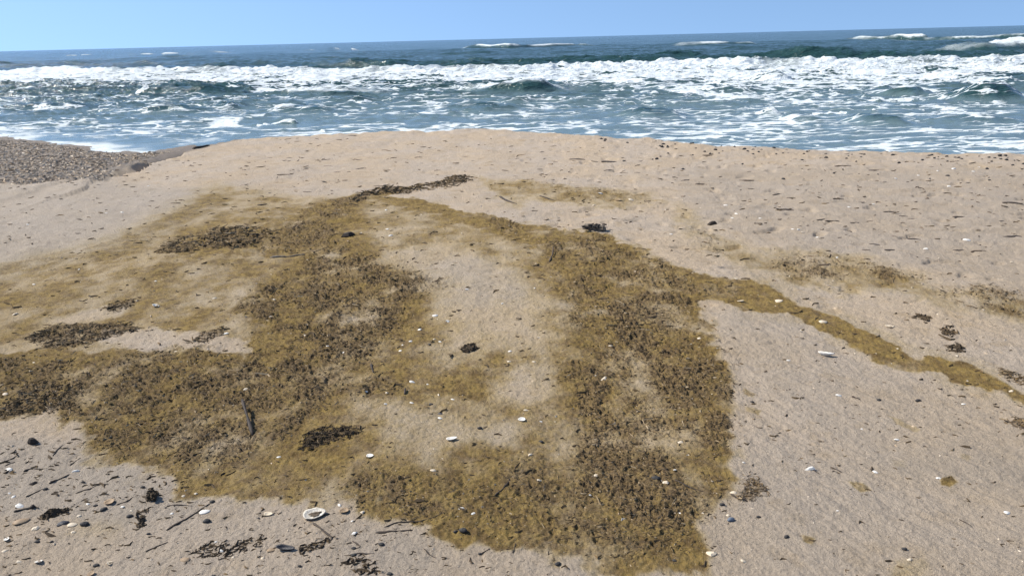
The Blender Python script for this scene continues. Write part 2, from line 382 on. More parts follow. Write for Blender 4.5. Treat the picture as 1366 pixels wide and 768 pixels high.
# ------------------------------------------------------------------ mesh helpers
def mesh_np(name, V, Q, mat, attrs=None, smooth=True):
    me = bpy.data.meshes.new(name)
    V = np.asarray(V, np.float32); Q = np.asarray(Q, np.int32); k = Q.shape[1]
    me.vertices.add(len(V)); me.vertices.foreach_set('co', V.ravel())
    me.loops.add(Q.size); me.loops.foreach_set('vertex_index', Q.ravel())
    me.polygons.add(len(Q)); me.polygons.foreach_set('loop_start', np.arange(0, Q.size, k, dtype=np.int32))
    me.polygons.foreach_set('use_smooth', np.full(len(Q), smooth))
    for a, v in (attrs or {}).items():
        at = me.attributes.new(a, 'FLOAT', 'POINT'); at.data.foreach_set('value', np.asarray(v, np.float32))
    me.update(calc_edges=True); me.materials.append(mat)
    return me
def grid_quads(nr, nc, wrap=False):
    i = np.arange(nr - 1)[:, None]; j = np.arange(nc if wrap else nc - 1)[None, :]
    j2 = (j + 1) % nc
    return np.stack([i * nc + j, i * nc + j2, (i + 1) * nc + j2, (i + 1) * nc + j], -1).reshape(-1, 4)
def link(name, me, parent=None, **props):
    o = bpy.data.objects.new(name, me); col.objects.link(o)
    if parent: o.parent = parent
    for k, v in props.items(): o[k] = v
    return o

# ------------------------------------------------------------------ the beach: one sheet, finest where it is seen close to
def build_beach():
    vv = np.arange(800, 172, -.92)
    slope = np.array([math.tan(PITCH + math.atan((v - 384) / F)) for v in vv])
    rr = CAM_H / slope
    rr = np.concatenate([[.05, .4, .8, 1.1, 1.35, 1.5], rr[rr > 1.6], np.arange(rr[-1] + .1, 26, .22), np.geomspace(27, 900, 18)])
    fine = np.linspace(math.radians(-40), math.radians(40), 930)
    coarse = np.linspace(math.radians(40), math.radians(320), 70)[1:-1]
    an = np.concatenate([fine, coarse])
    R, A = np.meshgrid(rr, an, indexing='ij')
    x = (R * np.sin(A)).ravel(); y = (R * np.cos(A)).ravel()
    mk = masks(x, y); z = ground_z(x, y, mk)
    Q = grid_quads(len(rr), len(an), True)[:, ::-1]
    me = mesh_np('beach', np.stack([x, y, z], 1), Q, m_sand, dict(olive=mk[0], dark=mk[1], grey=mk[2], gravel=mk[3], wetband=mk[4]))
    link('beach', me, kind='structure', label='pale sandy beach with a broad brown stain running down it')
build_beach()

# ------------------------------------------------------------------ the sea
def wave(pts, h, a, b, foam='none', L=1.0, rise=.3):
    P = pixs([(u, v) for u, v in pts], SEA); return dict(P=P, h=h, a=a, b=b, foam=foam, L=L, rise=rise)
WAVES = [   # crest feet: pixel line on the water plane; height, front and back length in metres
 # outer breakers
 wave([(160,73.5),(230,73),(312,70.5)], .7, 1.6, 7, 'top', 4), wave([(75,75),(128,75)], .5, 1.5, 6, 'top', 3),
 wave([(395,68.5),(478,68)], .65, 1.6, 7, 'top', 3.5), wave([(600,66),(680,65.5),(770,62),(805,63)], .8, 1.6, 8, 'top', 4),
 wave([(900,62),(1020,59)], .7, 1.6, 8, 'top', 3), wave([(1140,54),(1225,53.5),(1245,53)], 1.0, 2, 9, 'topr', 4),
 wave([(1250,53.5),(1320,53),(1420,52)], .9, 2, 9, 'top', 5),
 wave([(1235,70),(1290,71),(1350,70),(1440,66)], 1.05, 1.6, 6, 'top', 3),
 # dark swells standing behind the main surf
 wave([(-60,89),(0,89),(50,88),(95,86)], .45, 1.2, 4, 'none'), wave([(150,86),(200,84)], .35, 1.2, 4),
 wave([(-100,90),(0,90),(100,88),(300,89),(480,89.5),(650,88),(800,84),(1000,80),(1180,77),(1400,73)], .34, 1.2, 4.5),
 wave([(245,91),(285,91),(325,90)], .52, .9, 4), wave([(420,91),(480,91),(520,91),(560,90)], .68, .9, 4),
 wave([(590,90),(640,89),(675,88)], .45, .9, 4), wave([(340,88),(430,87)], .3, 1.1, 4),
 wave([(860,82),(920,80),(965,79)], .55, 1.2, 5), wave([(1010,80),(1060,79),(1115,78),(1190,76)], .50, 1.2, 5),
 wave([(700,84),(830,80)], .25, 1.2, 5), wave([(930,68),(1120,64)], .45, 2, 8), wave([(0,80),(200,77),(400,76)], .3, 2, 7), wave([(560,74),(760,71)], .4, 2, 7),
 # main line of surf
 wave([(-120,99),(0,98),(70,97),(150,98),(225,97),(330,99),(450,99),(560,98),(680,97),(760,95),(850,92),(1000,90),(1150,88),(1250,86),(1366,84),(1500,80)], .36, 1.3, 2.2, 'surf', 6),
 # second line
 wave([(-40,124),(30,123),(90,123),(140,123)], .22, .8, 1.6, 'lace', 1), wave([(165,127),(230,127),(290,127),(330,126)], .45, .65, 1.8, 'none', 1),
 wave([(326,126),(360,127),(440,128),(530,127)], .24, .7, 1.6, 'back', 2.5), wave([(590,121),(640,124),(700,125),(760,123),(785,120)], .33, .55, 1.6, 'back', 1.8),
 wave([(1270,137),(1300,138),(1340,137),(1395,133)], .38, .8, 1.5, 'lace', 1), wave([(1175,128),(1215,128),(1255,126)], .26, .7, 1.2),
 wave([(910,125),(980,124),(1040,123)], .16, .7, 1.5), wave([(1010,112),(1070,111)], .3, .8, 1.6),
 wave([(1130,100),(1260,99)], .22, .9, 1.8), wave([(930,99),(960,99)], .25, .8, 1.5),
 # third line
 wave([(-30,149),(40,148),(90,148),(150,146)], .17, .5, 1.2, 'lace', .8), wave([(155,153),(200,153),(250,153),(290,152)], .20, .5, 1.2, 'lace', .8),
 wave([(270,146),(310,147),(330,145)], .22, .5, 1.2), wave([(330,152),(400,153),(470,152)], .17, .5, 1.3, 'lace', .6),
 wave([(530,152),(600,150),(680,149),(770,146)], .10, .5, 1.4), wave([(815,158),(860,159),(900,158),(935,155)], .20, .5, 1.2, 'lace', .8),
 wave([(1140,167),(1180,168),(1230,166)], .17, .5, 1.1), wave([(1240,168),(1300,168),(1400,166)], .12, .5, 1.1, 'lace', .6),
 wave([(1050,165),(1120,163)], .10, .5, 1.1, 'lace', .6), wave([(540,163),(600,162)], .07, .4, 1.0), wave([(440,137),(500,137)], .10, .5, 1.2), wave([(660,139),(720,138)], .1, .5, 1.2),
]
# broad amounts of foam: pixel patch on the water plane, amount
FO = [([(-200,98),(0,97),(300,98),(700,96),(1000,90),(1366,83),(1600,78),(1600,98),(1366,103),(1100,108),(900,112),(680,112),(400,112),(0,113),(-200,114)], .76),
 ([(0,110),(350,110),(360,120),(0,122)], .35), ([(330,112),(430,111),(440,123),(330,124)], .75), ([(420,108),(660,110),(660,120),(530,126),(430,124)], .45),
 ([(880,108),(1366,98),(1366,112),(1180,124),(1000,128),(900,128)], .62), ([(700,110),(900,110),(950,125),(800,124)], .42),
 ([(930,124),(1130,126),(1100,142),(940,136)], .55), ([(1040,136),(1250,142),(1366,146),(1366,152),(1100,148)], .42),
 ([(-100,122),(300,128),(900,128),(1366,124),(1366,170),(900,160),(300,160),(-100,150)], .34),
 ([(820,160),(1000,150),(1150,160),(1240,170),(1500,170),(1500,215),(1240,208),(1000,202),(820,192)], .46),
 ([(430,166),(820,158),(820,190),(650,180),(430,184)], .44), ([(240,160),(330,160),(350,172),(260,172)], .65), ([(320,168),(500,168),(500,184),(330,190)], .6),
 ([(-100,158),(240,160),(330,186),(200,190),(60,186),(-100,178)], .40), ([(20,170),(70,171),(66,176),(30,175)], .65), ([(150,178),(230,180),(225,186),(160,184)], .6)]
SWASH = pixs([(-40,176),(20,188),(55,189),(100,191),(125,196),(140,202),(165,206),(205,203)], SEA)
def poly_soft(x, y, pts, soft):
    P_ = Poly(pts, 1, 1); P_.p = pixs(pts, SEA); P_.soft = soft; P_.rag = soft * 1.3
    wx = fbm(x * .5, y * .5, 2, 91); wy = fbm(x * .5, y * .5, 2, 92)
    return P_.inside(x, y, wx, wy)
def build_sea():
    rr = np.concatenate([np.arange(9.0, 75, .15), np.arange(75, 190, .6), np.geomspace(190.6, 40000, 85)])
    an = np.concatenate([np.linspace(-95, -42, 30)[:-1], np.linspace(-42, 42, 600), np.linspace(42, 95, 30)[1:]]) * math.pi / 180
    R, A = np.meshgrid(rr, an, indexing='ij')
    x = (R * np.sin(A)).ravel(); y = (R * np.cos(A)).ravel()
    near = np.exp(-(y / 130.) ** 2)
    fade = np.clip(60 / np.maximum(R.ravel(), 1), 0, 1)
    # chop, crests lying along the shore
    z = np.zeros_like(x)
    sh = np.clip((y - 12) / 30, .16, 1)
    z += (.16 + .16 * sst(60, 100, y)) * fbm(x * .16 / (1 + y / 150), y * .42 / (1 + y / 150), 2, 101) * sh * np.clip(300 / R.ravel(), 0, 1)
    z += .085 * fbm(x * .6, y * 1.15, 3, 102) * sh * fade
    rd = 1 - np.abs(gn(x * .30 + .4 * gn(x, y, 105), y * 1.2, 103)) * 2
    z += .17 * np.clip(rd, 0, 1) ** 2 * sh * fade
    z += .018 * fbm(x * 2.6, y * 4.4, 2, 104) * fade
    # far swell
    z += .35 * gn(x * .012, y * .06, 106) * sst(80, 160, y) * np.exp(-(y / 900.) ** 2)
    foam = np.zeros_like(x); solid = np.zeros_like(x)
    for k, wv in enumerate(WAVES):
        Pp = wv['P']; x0, x1 = Pp[0, 0], Pp[-1, 0]; ln = x1 - x0
        m = (x > x0 - ln * .08) & (x < x1 + ln * .08) & (np.abs(y - Pp[:, 1].mean()) < 40)
        i = np.where(m)[0]; X = x[i]; Y = y[i]
        dist = Pp[:, 1].mean(); s = dist / 40
        yc = np.interp(X, Pp[:, 0], Pp[:, 1]) + wv['a'] + .35 * wv['a'] * fbm(X * .5 / max(s, .4), X * 0 + k, 2, 110 + k)
        e = min(.42, 9.0 / ln) if wv['foam'] not in ('top', 'topr') else .16
        wd = sst(0, e, (X - x0) / ln) * sst(0, e, (x1 - X) / ln)
        wd = wd * (.92 + .45 * fbm(X * .34 / max(s, .5), X * 0 + .5, 3, 140 + k))
        t = Y - yc
        pr = np.where(t < 0, np.exp(-np.abs(t / (wv['a'] * .95)) ** 2.0), np.exp(-(t / wv['b']) ** 2))
        z[i] += wv['h'] * wd * pr * (1.1 if dist < 45 else 1)
        f = wv['foam']; wd = np.clip(wd, 0, 1)
        if f in ('top', 'topr'):
            q = wd * sst(-wv['a'] * .75, -wv['a'] * .3, t) * (1 - sst(wv['L'] * .6, wv['L'] * 1.5, t))
            q = q * np.clip(.85 + 1.2 * fbm(X * .16, Y * .16, 3, 170 + k), 0, 1.2)
            solid[i] = np.maximum(solid[i], np.clip(q * 1.2, 0, 1)); foam[i] = np.maximum(foam[i], q)
        elif f == 'surf':
            lump = fbm(X * .22, Y * .6, 4, 180)
            bnd = sst(-wv['a'] * 1.6 - 3.5 - 5 * lump, -wv['a'], t) * (1 - sst(.3 + lump, 2.0 + lump * 2, t))
            gap = .50 + .50 * sst(-.3, .2, fbm(X * .13, X * 0 + 3, 2, 181))
            q = np.clip(bnd * gap * 1.15, 0, 1)
            solid[i] = np.maximum(solid[i], q * sst(-.55, .25, lump + .25)); foam[i] = np.maximum(foam[i], q)
            z[i] += q * (.16 * fbm(X * 1.1, Y * 1.1, 3, 182) + .05 * gn(X * 4.5, Y * 4.5, 183))
        elif f == 'lace':
            q = wd * sst(-wv['a'] * 1.3, -wv['a'] * .2, t) * (1 - sst(wv['L'] * .3, wv['L'], t))
            foam[i] = np.maximum(foam[i], q * np.clip(.62 + .8 * fbm(X * .9, Y * .9, 2, 190 + k), 0, .85))
        elif f == 'back':
            q = wd * sst(-wv['a'] * .55, 0, t) * (1 - sst(wv['L'] * .6, wv['L'], t))
            solid[i] = np.maximum(solid[i], np.clip(q * (.9 + fbm(X * .8, Y * .8, 3, 200 + k)), 0, 1)); foam[i] = np.maximum(foam[i], q * .9)
    for pts, v in FO:
        d = pixs(pts, SEA)[:, 1].mean()
        q = poly_soft(x, y, pts, d * .028)
        foam = np.maximum(foam, (v + .14) * q * (1 + .34 * fbm(x * .30, y * .6, 3, 210)))
    foam = np.maximum(foam, .16 * near)
    # a thin line of spent foam along the tongue of water on the left and along the steep edge
    d2 = np.full_like(x, 1e9)
    for (ax, ay), (bx, by) in zip(SWASH[:-1], SWASH[1:]):
        t = np.clip(((x - ax) * (bx - ax) + (y - ay) * (by - ay)) / ((bx - ax) ** 2 + (by - ay) ** 2), 0, 1)
        d2 = np.minimum(d2, (x - ax - t * (bx - ax)) ** 2 + ((y - ay - t * (by - ay))) ** 2)
    dd = np.sqrt(d2) + .25 * fbm(x * 1.2, y * 1.2, 2, 220)
    solid = np.maximum(solid, 1 - sst(.08, .34, dd))
    gz = base_z(x, y)
    depth = (SEA - gz)
    sl = sst(.22, .0, depth) * (R.ravel() < 40)
    solid = np.maximum(solid, (1 - sst(.02, .14, depth + .1 * fbm(x * 1.1, y * 1.1, 3, 221))) * (R.ravel() < 40) * sst(-.4, .2, fbm(x * .5, y * .5, 2, 222)) * .8)
    # flatten to a thin film where the water runs out on the sand
    z = SEA + z * np.where(R.ravel() < 45, np.clip(depth / .25, .06, 1), 1)
    Q = grid_quads(len(rr), len(an))[:, ::-1]
    sh = np.clip((1 - sst(15, 55, R.ravel())) * .9 + .1 * near, 0, 1) * np.clip(1 - (z - SEA - .06) / .15, 0, 1)
    me = mesh_np('sea', np.stack([x, y, z], 1), Q, m_sea, dict(foam=np.clip(foam, 0, 1), solid=np.clip(solid, 0, 1), shallow=sh))
    link('sea', me, kind='structure', label='rough blue grey sea with lines of white surf')
build_sea()

# ------------------------------------------------------------------ loose crumbs of plant debris: short bent splinters
def crumbs(P, L, Rd, tone, lift, dirn=None):
    n = len(P); an = rng.uniform(0, 2 * math.pi, n) if dirn is None else dirn
    ts = np.array([-.5, 0, .5]); V = np.zeros((n, 3, 3, 3))
    dx, dy = np.cos(an), np.sin(an); bend = rng.normal(0, .28, n) * L
    tl = rng.normal(0, .16, n)
    for i, t in enumerate(ts):
        cx = P[:, 0] + dx * t * L - dy * bend * (1 - abs(t) * 2); cy = P[:, 1] + dy * t * L + dx * bend * (1 - abs(t) * 2)
        cz = P[:, 2] + lift + tl * t * L
        rad = Rd * (1.0 if i == 1 else .55)
        for j in range(3):
            q = j * 2.094 + 1.57
            V[:, i, j, 0] = cx - dy * np.cos(q) * rad * 1.5; V[:, i, j, 1] = cy + dx * np.cos(q) * rad * 1.5
            V[:, i, j, 2] = cz + np.sin(q) * rad
    V = V.reshape(-1, 3); f = []
    for i in range(2):
        for j in range(3):
            j2 = (j + 1) % 3; a, b_, c, d = i * 3 + j, i * 3 + j2, (i + 1) * 3 + j2, (i + 1) * 3 + j
            f += [(a, b_, c), (a, c, d)]
    f += [(2, 1, 0), (6, 7, 8)]
    T = (np.arange(n)[:, None, None] * 9 + np.array(f)[None]).reshape(-1, 3)
    return V, T, np.repeat(tone, 9)
def scatter(n, v0, v1, fn, u0=-60, u1=1426):
    # candidates spread evenly over the view of the beach, kept with probability fn
    u = rng.uniform(u0, u1, n); v = rng.uniform(v0, v1, n)
    cu = (u - 683) / F; cv = (384 - v) / F
    D = np.stack([rt[i] * cu + up[i] * cv + fw[i] for i in range(3)], 1)
    t = -CAM_H / D[:, 2]; x = D[:, 0] * t; y = D[:, 1] * t
    mk = masks(x, y); keep = rng.uniform(0, 1, n) < fn(x, y, mk)
    x, y = x[keep], y[keep]; mk = tuple(a[keep] for a in mk)
    ok = y < curve(x, crest) - .05
    x, y = x[ok], y[ok]; mk = tuple(a[ok] for a in mk)
    z = ground_z(x, y, mk)
    return np.stack([x, y, z], 1), mk
def depthm(P): return (P[:, 1] * math.cos(PITCH) + CAM_H * math.sin(PITCH)) / F
P_, mk = scatter(140000, 236, 800, lambda x, y, m: np.clip(m[1] ** 1.3 * .95, 0, 1) * .62)
s = depthm(P_) * np.exp(rng.normal(-.12, .36, len(P_))); strand = np.where(rng.uniform(0, 1, len(P_)) < .3, 1., 0.)
tone = np.clip(np.where(rng.uniform(0, 1, len(P_)) < .58, rng.beta(1.4, 4.6, len(P_)), rng.beta(4, 1.5, len(P_))), 0, 1)
V, T, tn = crumbs(P_, s * (3.2 + 6.5 * strand), np.clip(s * (.68 - .25 * strand), .0007, .004), tone, s * .06)
link('plant_debris', mesh_np('plant_debris', V, T, m_deb, dict(tone=tn), False), kind='stuff', label='dark crumbs of dead plant matter strewn over the brown stain', category='debris')
P2, mk = scatter(26000, 186, 800, lambda x, y, m: .045 + .30 * m[2] * (y < 3.2) * (x < 0) + .07 * m[0] + .10 * sst(4.5, 8, y) + .12 * (fbm(x * 2.2, y * 1.5, 2, 301) > .38))
s = depthm(P2) * np.exp(rng.normal(-.35, .42, len(P2)))
V, T, tn = crumbs(P2, s * 7, np.clip(s * 1.0, .0008, .006), np.clip(rng.beta(1.2, 4, len(P2)), 0, 1), s * .25, rng.normal(0, .5, len(P2)))
link('fine_litter', mesh_np('fine_litter', V, T, m_deb, dict(tone=tn), False), kind='stuff', label='sparse fine dark litter sprinkled over the open sand', category='litter')
# gravel of broken shells on the low terrace beside the sea
def gravel():
    gp = GRAVEL[0][0].p; lo = gp.min(0); hi = gp.max(0)
    n = 42000; x = rng.uniform(max(lo[0], -13), hi[0] + .3, n); y = rng.uniform(lo[1] - .2, hi[1] + .3, n)
    mk = masks(x, y); k = (rng.uniform(0, 1, n) < mk[3]) & (np.abs(x) < y * .8)
    mk = tuple(a[k] for a in mk); x, y = x[k], y[k]
    z = ground_z(x, y, mk); P = np.stack([x, y, z], 1)
    L = np.exp(rng.normal(-3.3, .40, len(P))); 
    V, T, tn = crumbs(P, L, L * .14, np.clip(rng.beta(2.6, 1.8, len(P)), 0, 1), L * .03)
    link('shell_gravel', mesh_np('shell_gravel', V, T, m_bits, dict(tone=tn), False), kind='stuff', label='bank of brown broken shells beside the shallow water', category='shell gravel')
gravel()
# pale specks of crushed shell
P3, mk = scatter(3200, 210, 800, lambda x, y, m: .28 + .4 * m[2] * (y < 3.2) * (x < 0))
s = depthm(P3) * np.exp(rng.normal(-.35, .4, len(P3)))
V, T, tn = crumbs(P3, s * 2.6, np.clip(s * .7, .0006, .004), np.clip(rng.beta(5, 1.6, len(P3)), 0, 1), s * .2)
link('crushed_shell', mesh_np('crushed_shell', V, T, m_bits, dict(tone=tn), False), kind='stuff', label='tiny pale specks of crushed shell sprinkled on the sand', category='shell specks')

# ------------------------------------------------------------------ single things
def gz1(p):
    return float(ground_z(np.array([p[0]]), np.array([p[1]]))[0])
def shell_mesh(name, mat, asp=.78, h=.30, cup=False, ribs=14, seed=0):
    rnd = random.Random(seed); nr, ns = 7, 28; V = []; F_ = []
    def surf(r, a, off):
        k = 1 + .05 * math.cos(2 * a + seed) + .025 * math.sin(5 * a + seed)
        x = r * .5 * k * math.cos(a); y = r * .5 * asp * k * math.sin(a) * (1 - .18 * math.cos(a))
        z = h * .5 * (1 - r ** 2.2) * (1 + .35 * math.cos(a) * -r) + .010 * r * math.cos(ribs * a) + .008 * math.sin(r * 22) - off
        return (x, y, -z + h * .5 if cup else z)
    for lay in (0, 1):
        for i in range(nr):
            r = .03 + .97 * i / (nr - 1)
            if lay: r *= .97
            for j in range(ns):
                V.append(surf(r, 2 * math.pi * j / ns, .035 * lay * (-1 if cup else 1) * 1.0))
    for lay in (0, 1):
        b0 = lay * nr * ns
        for i in range(nr - 1):
            for j in range(ns):
                j2 = (j + 1) % ns; q = [b0 + i * ns + j, b0 + (i + 1) * ns + j, b0 + (i + 1) * ns + j2, b0 + i * ns + j2]
                F_.append(q if lay == 0 else q[::-1])
        F_.append([b0 + j for j in range(ns)] if lay == 0 else [b0 + j for j in range(ns)][::-1])
    o1, o2 = (nr - 1) * ns, nr * ns + (nr - 1) * ns
    for j in range(ns):
        j2 = (j + 1) % ns; F_.append([o1 + j, o2 + j, o2 + j2, o1 + j2])
    me = bpy.data.meshes.new(name); me.from_pydata(V, [], F_); me.materials.append(mat)
    for p in me.polygons: p.use_smooth = True
    return me
def chip_mesh(name, mat, seed):
    rnd = random.Random(seed); n = 9; ring = []
    for j in range(n):
        a = 2 * math.pi * j / n; r = .5 * rnd.uniform(.62, 1.1); ring.append((r * math.cos(a), r * math.sin(a) * rnd.uniform(.55, .8)))
    V = [(0, 0, .17)]; F_ = []
    for sc, zz in ((.55, .14), (1, .02)): V += [(x * sc, y * sc, zz + .06 * x + rnd.uniform(-.015, .015)) for x, y in ring]
    V += [(x * .97, y * .97, -.06 + .06 * x) for x, y in ring] + [(0, 0, .04)]
    for j in range(n):
        k = (j + 1) % n
        F_ += [(0, 1 + j, 1 + k), (1 + j, 1 + n + j, 1 + n + k, 1 + k), (1 + n + j, 1 + 2 * n + j, 1 + 2 * n + k, 1 + n + k), (1 + 2 * n + j, 1 + 3 * n, 1 + 2 * n + k)]
    me = bpy.data.meshes.new(name); me.from_pydata(V, [], F_); me.materials.append(mat); return me
def stone_mesh(name, mat, seed, flat=.6):
    rnd = random.Random(seed); nr, ns = 7, 12; V = []; F_ = []
    for i in range(nr):
        th = math.pi * (i + .01) / (nr - .98)
        for j in range(ns):
            a = 2 * math.pi * j / ns
            k = .5 * (1 + .14 * math.sin(2 * a + seed) * math.sin(th) + .08 * math.sin(3 * a + 2 * th + seed * 2) + rnd.uniform(-.03, .03))
            V.append((k * math.sin(th) * math.cos(a), k * math.sin(th) * math.sin(a) * .8, k * math.cos(th) * flat))
    for i in range(nr - 1):
        for j in range(ns):
            k = (j + 1) % ns; F_.append((i * ns + j, (i + 1) * ns + j, (i + 1) * ns + k, i * ns + k))
    F_.append(list(range(ns))); F_.append([(nr - 1) * ns + j for j in range(ns)][::-1])
    me = bpy.data.meshes.new(name); me.from_pydata(V, [], F_); me.materials.append(mat)
    for p in me.polygons: p.use_smooth = True
    return me
CLAM = {c: [shell_mesh('clam_shell', m, .72 + .06 * i, .30, i % 3 == 2, 12 + 3 * i, i) for i in range(3)] for c, m in (('white', m_white), ('cream', m_cream), ('tan', m_tan))}
CHIP = {c: [chip_mesh('shell_chip', m, i + k * 10) for i in range(5)] for k, (c, m) in enumerate((('white', m_white), ('cream', m_cream), ('tan', m_tan)))}
MUSL = [shell_mesh('mussel_shell', m_musl, .45, .34, False, 4, 3), shell_mesh('mussel_shell', m_musl, .48, .34, True, 4, 5)]
STONE = {'dark': [stone_mesh('pebble', m_stone, i) for i in range(4)], 'blue': [stone_mesh('pebble', m_blue, 9)]}
cnt = [0]
def put(name, me, u, v, wpx, label, cat, group=None, rz=None, z=.0, sc=(1, 1, 1), tilt=.12):
    p = pix(u, v); s_ = wpx * mpp(p); o = link(name, me, label=label, category=cat)
    o.location = (p[0], p[1], gz1(p) + z * s_)
    o.rotation_euler = (random.uniform(-tilt, tilt), random.uniform(-tilt, tilt), random.uniform(-.7, .7) + random.choice((0, math.pi)) if rz is None else rz)
    o.scale = (s_ * sc[0], s_ * sc[1], s_ * sc[2])
    if group: o['group'] = group
    cnt[0] += 1
    return o
def inpoly(u, v, P):
    c = False
    for (ax, ay), (bx, by) in zip(P, P[1:] + P[:1]):
        if (ay > v) != (by > v) and u < (bx - ax) * (v - ay) / (by - ay) + ax: c = not c
    return c
def zone(u, v):
    if inpoly(u, v, HOLE): return 'the paler sand inside the brown ring'
    if inpoly(u, v, DL): return 'the stain arm nearer the shell bank'
    if inpoly(u, v, OUTER): return 'the stain arm farther from the shell bank'
    if inpoly(u, v, BRANCH): return 'the thin brown side streak of the stain'
    if v < 345: return 'the open sand towards the sea'
    if u < 330 and v < 480: return 'yellowish sand around the weed mats'
    if u < 640 and v > 560: return 'the grey sand littered with twigs'
    return 'bare sand beside the side streak'
def shell(u, v, wpx, c='white', kind='clam', label=None, **k):
    if kind == 'clam': me = CLAM[c][(u * 7 + v) % 3]; nm, ct = 'clam_shell', 'shell'
    elif kind == 'mussel': me = MUSL[(u + v) % 2]; nm, ct = 'mussel_shell', 'shell'
    else: me = CHIP[c][(u * 3 + v) % 5]; nm, ct = 'shell_chip', 'shell chip'
    grp = None
    if label is None:
        word = {'clam': 'half shell', 'mussel': 'mussel shell', 'chip': 'shell chip'}[kind]
        label = 'small %s %s lying on %s' % ({'mussel': 'black'}.get(kind, c), word, zone(u, v))
        grp = '%s %ss on %s' % ({'mussel': 'black'}.get(kind, c), word, zone(u, v))
    return put(nm, me, u, v, wpx, label, ct, grp, z=k.pop('z', .03), **k)

# shells with a look or a neighbour of their own
def big_shell():
    p = pix(420, 688); s_ = 31 * mpp(p)
    e = link('oyster_shell', None, label='largest shell, an oval white cup holding dark sand on the twig littered sand', category='shell')
    e.location = (p[0], p[1], gz1(p) + .002); e.rotation_euler = (.05, -.06, .25); e.scale = (s_,) * 3
    link('shell', shell_mesh('oyster_shell', m_oyst, .72, .26, True, 7, 2), e)
    V = []; F_ = []; rnd = random.Random(4)
    for i in range(5):
        for j in range(16):
            a = 2 * math.pi * j / 16; r = .25 * i / 4 * (1 + .25 * math.sin(3 * a) + .12 * math.sin(5 * a))
            V.append((r * math.cos(a) + .04, r * .62 * math.sin(a), .085 + rnd.uniform(-.012, .02) - .02 * (i == 4)))
    for i in range(4):
        for j in range(16): F_.append((i * 16 + j, (i + 1) * 16 + j, (i + 1) * 16 + (j + 1) % 16, i * 16 + (j + 1) % 16))
    me = bpy.data.meshes.new('sand_fill'); me.from_pydata(V, [], F_); me.materials.append(m_fill); link('sand_fill', me, e, label='dark damp sand lying in the shell')
big_shell()
shell(273, 682, 14, 'white', label='white oval shell touching the long straight twig')
shell(100, 624, 13, 'white', 'chip', 'slim white shell sliver at the tip of a short straight twig', sc=(1, .5, 1), rz=.3)
shell(12, 624, 11, 'white', 'chip', 'angular white shell piece beside two short parallel twigs')
shell(25, 673, 15, 'white', 'chip', 'broad white shell flake lying behind the club shaped twig')
shell(28, 693, 20, 'tan', label='brown oval shell near the club shaped twig')
shell(47, 703, 13, 'cream', 'chip', 'broken cream shell piece between the brown oval shell and the black mussel')
shell(83, 695, 16, kind='mussel', label='black oval mussel shell lying against a cream shell', rz=.5, sc=(1, 1.3, 1))
shell(96, 697, 13, 'cream', label='cream shell lying against the black mussel shell')
shell(97, 707, 9, 'cream', 'chip', 'cream chip just beyond the cream shell by the black mussel')
shell(146, 669, 15, 'tan', label='round tan shell lying open among short twigs on grey sand')
shell(358, 685, 12, 'cream', label='oblong cream shell alone between the long twig and the largest shell', sc=(1, .8, 1), rz=.1)
shell(459, 683, 13, 'tan', label='round tan shell just past the largest shell', tilt=.05)
shell(473, 712, 10, 'white', 'chip', 'upright white shell piece near the black driftwood splinter')
shell(603, 590, 15, 'white', label='brightest white shell on the paler sand inside the brown ring', sc=(1, .7, 1), rz=.25)
shell(494, 612, 10, 'white', label='white shell on brown sand beside the black weed mat')
shell(1102, 472, 21, 'white', label='white crescent shaped shell below the thin brown side streak', sc=(1, .42, 1.2), rz=-.45, z=.06)
shell(1081, 625, 16, 'white', 'chip', 'white shell with a dark edge on bare sand beside a twig', sc=(1, .6, 1.3))
shell(949, 736, 17, 'cream', 'chip', 'large angular cream shell piece at the rim of the brown stain', rz=-.6)
shell(978, 658, 10, 'cream', label='cream shell just outside the stain beside the dark weed tangle')
shell(1252, 638, 8, 'white', 'chip', 'white chip at the head of a small dark brown spot')
shell(971, 687, 7, 'cream', 'chip', 'cream chip touching the blue grey stone')
shell(696, 560, 10, 'white', label='bluish white shell at the far rim of the paler ring')
shell(888, 645, 12, 'cream', 'chip', 'cream chip beside a black stone on the stain')
shell(588, 552, 10, kind='mussel', label='black mussel fragment with a white chip against it', rz=-.4)
shell(587, 559, 7, 'white', 'chip', 'white chip against the black mussel fragment')
shell(247, 746, 13, 'tan', label='round tan shell ringed with sand below the short twig')
shell(362, 733, 12, 'tan', label='small upturned tan shell beside a black pointed shadow wedge')
shell(381, 734, 26, kind='mussel', label='long black pointed wedge modelled as the shadow of an upturned tan shell', sc=(1, .75, .9), rz=-.15)  # black shell shape put in for the upturned shell's cast shadow
shell(1290, 320, 11, 'white', 'chip', 'bright white shell piece amid dark chips on the open sand')
shell(825, 269, 8, 'tan', label='rounded tan shell on brownish sand beyond the driftwood')
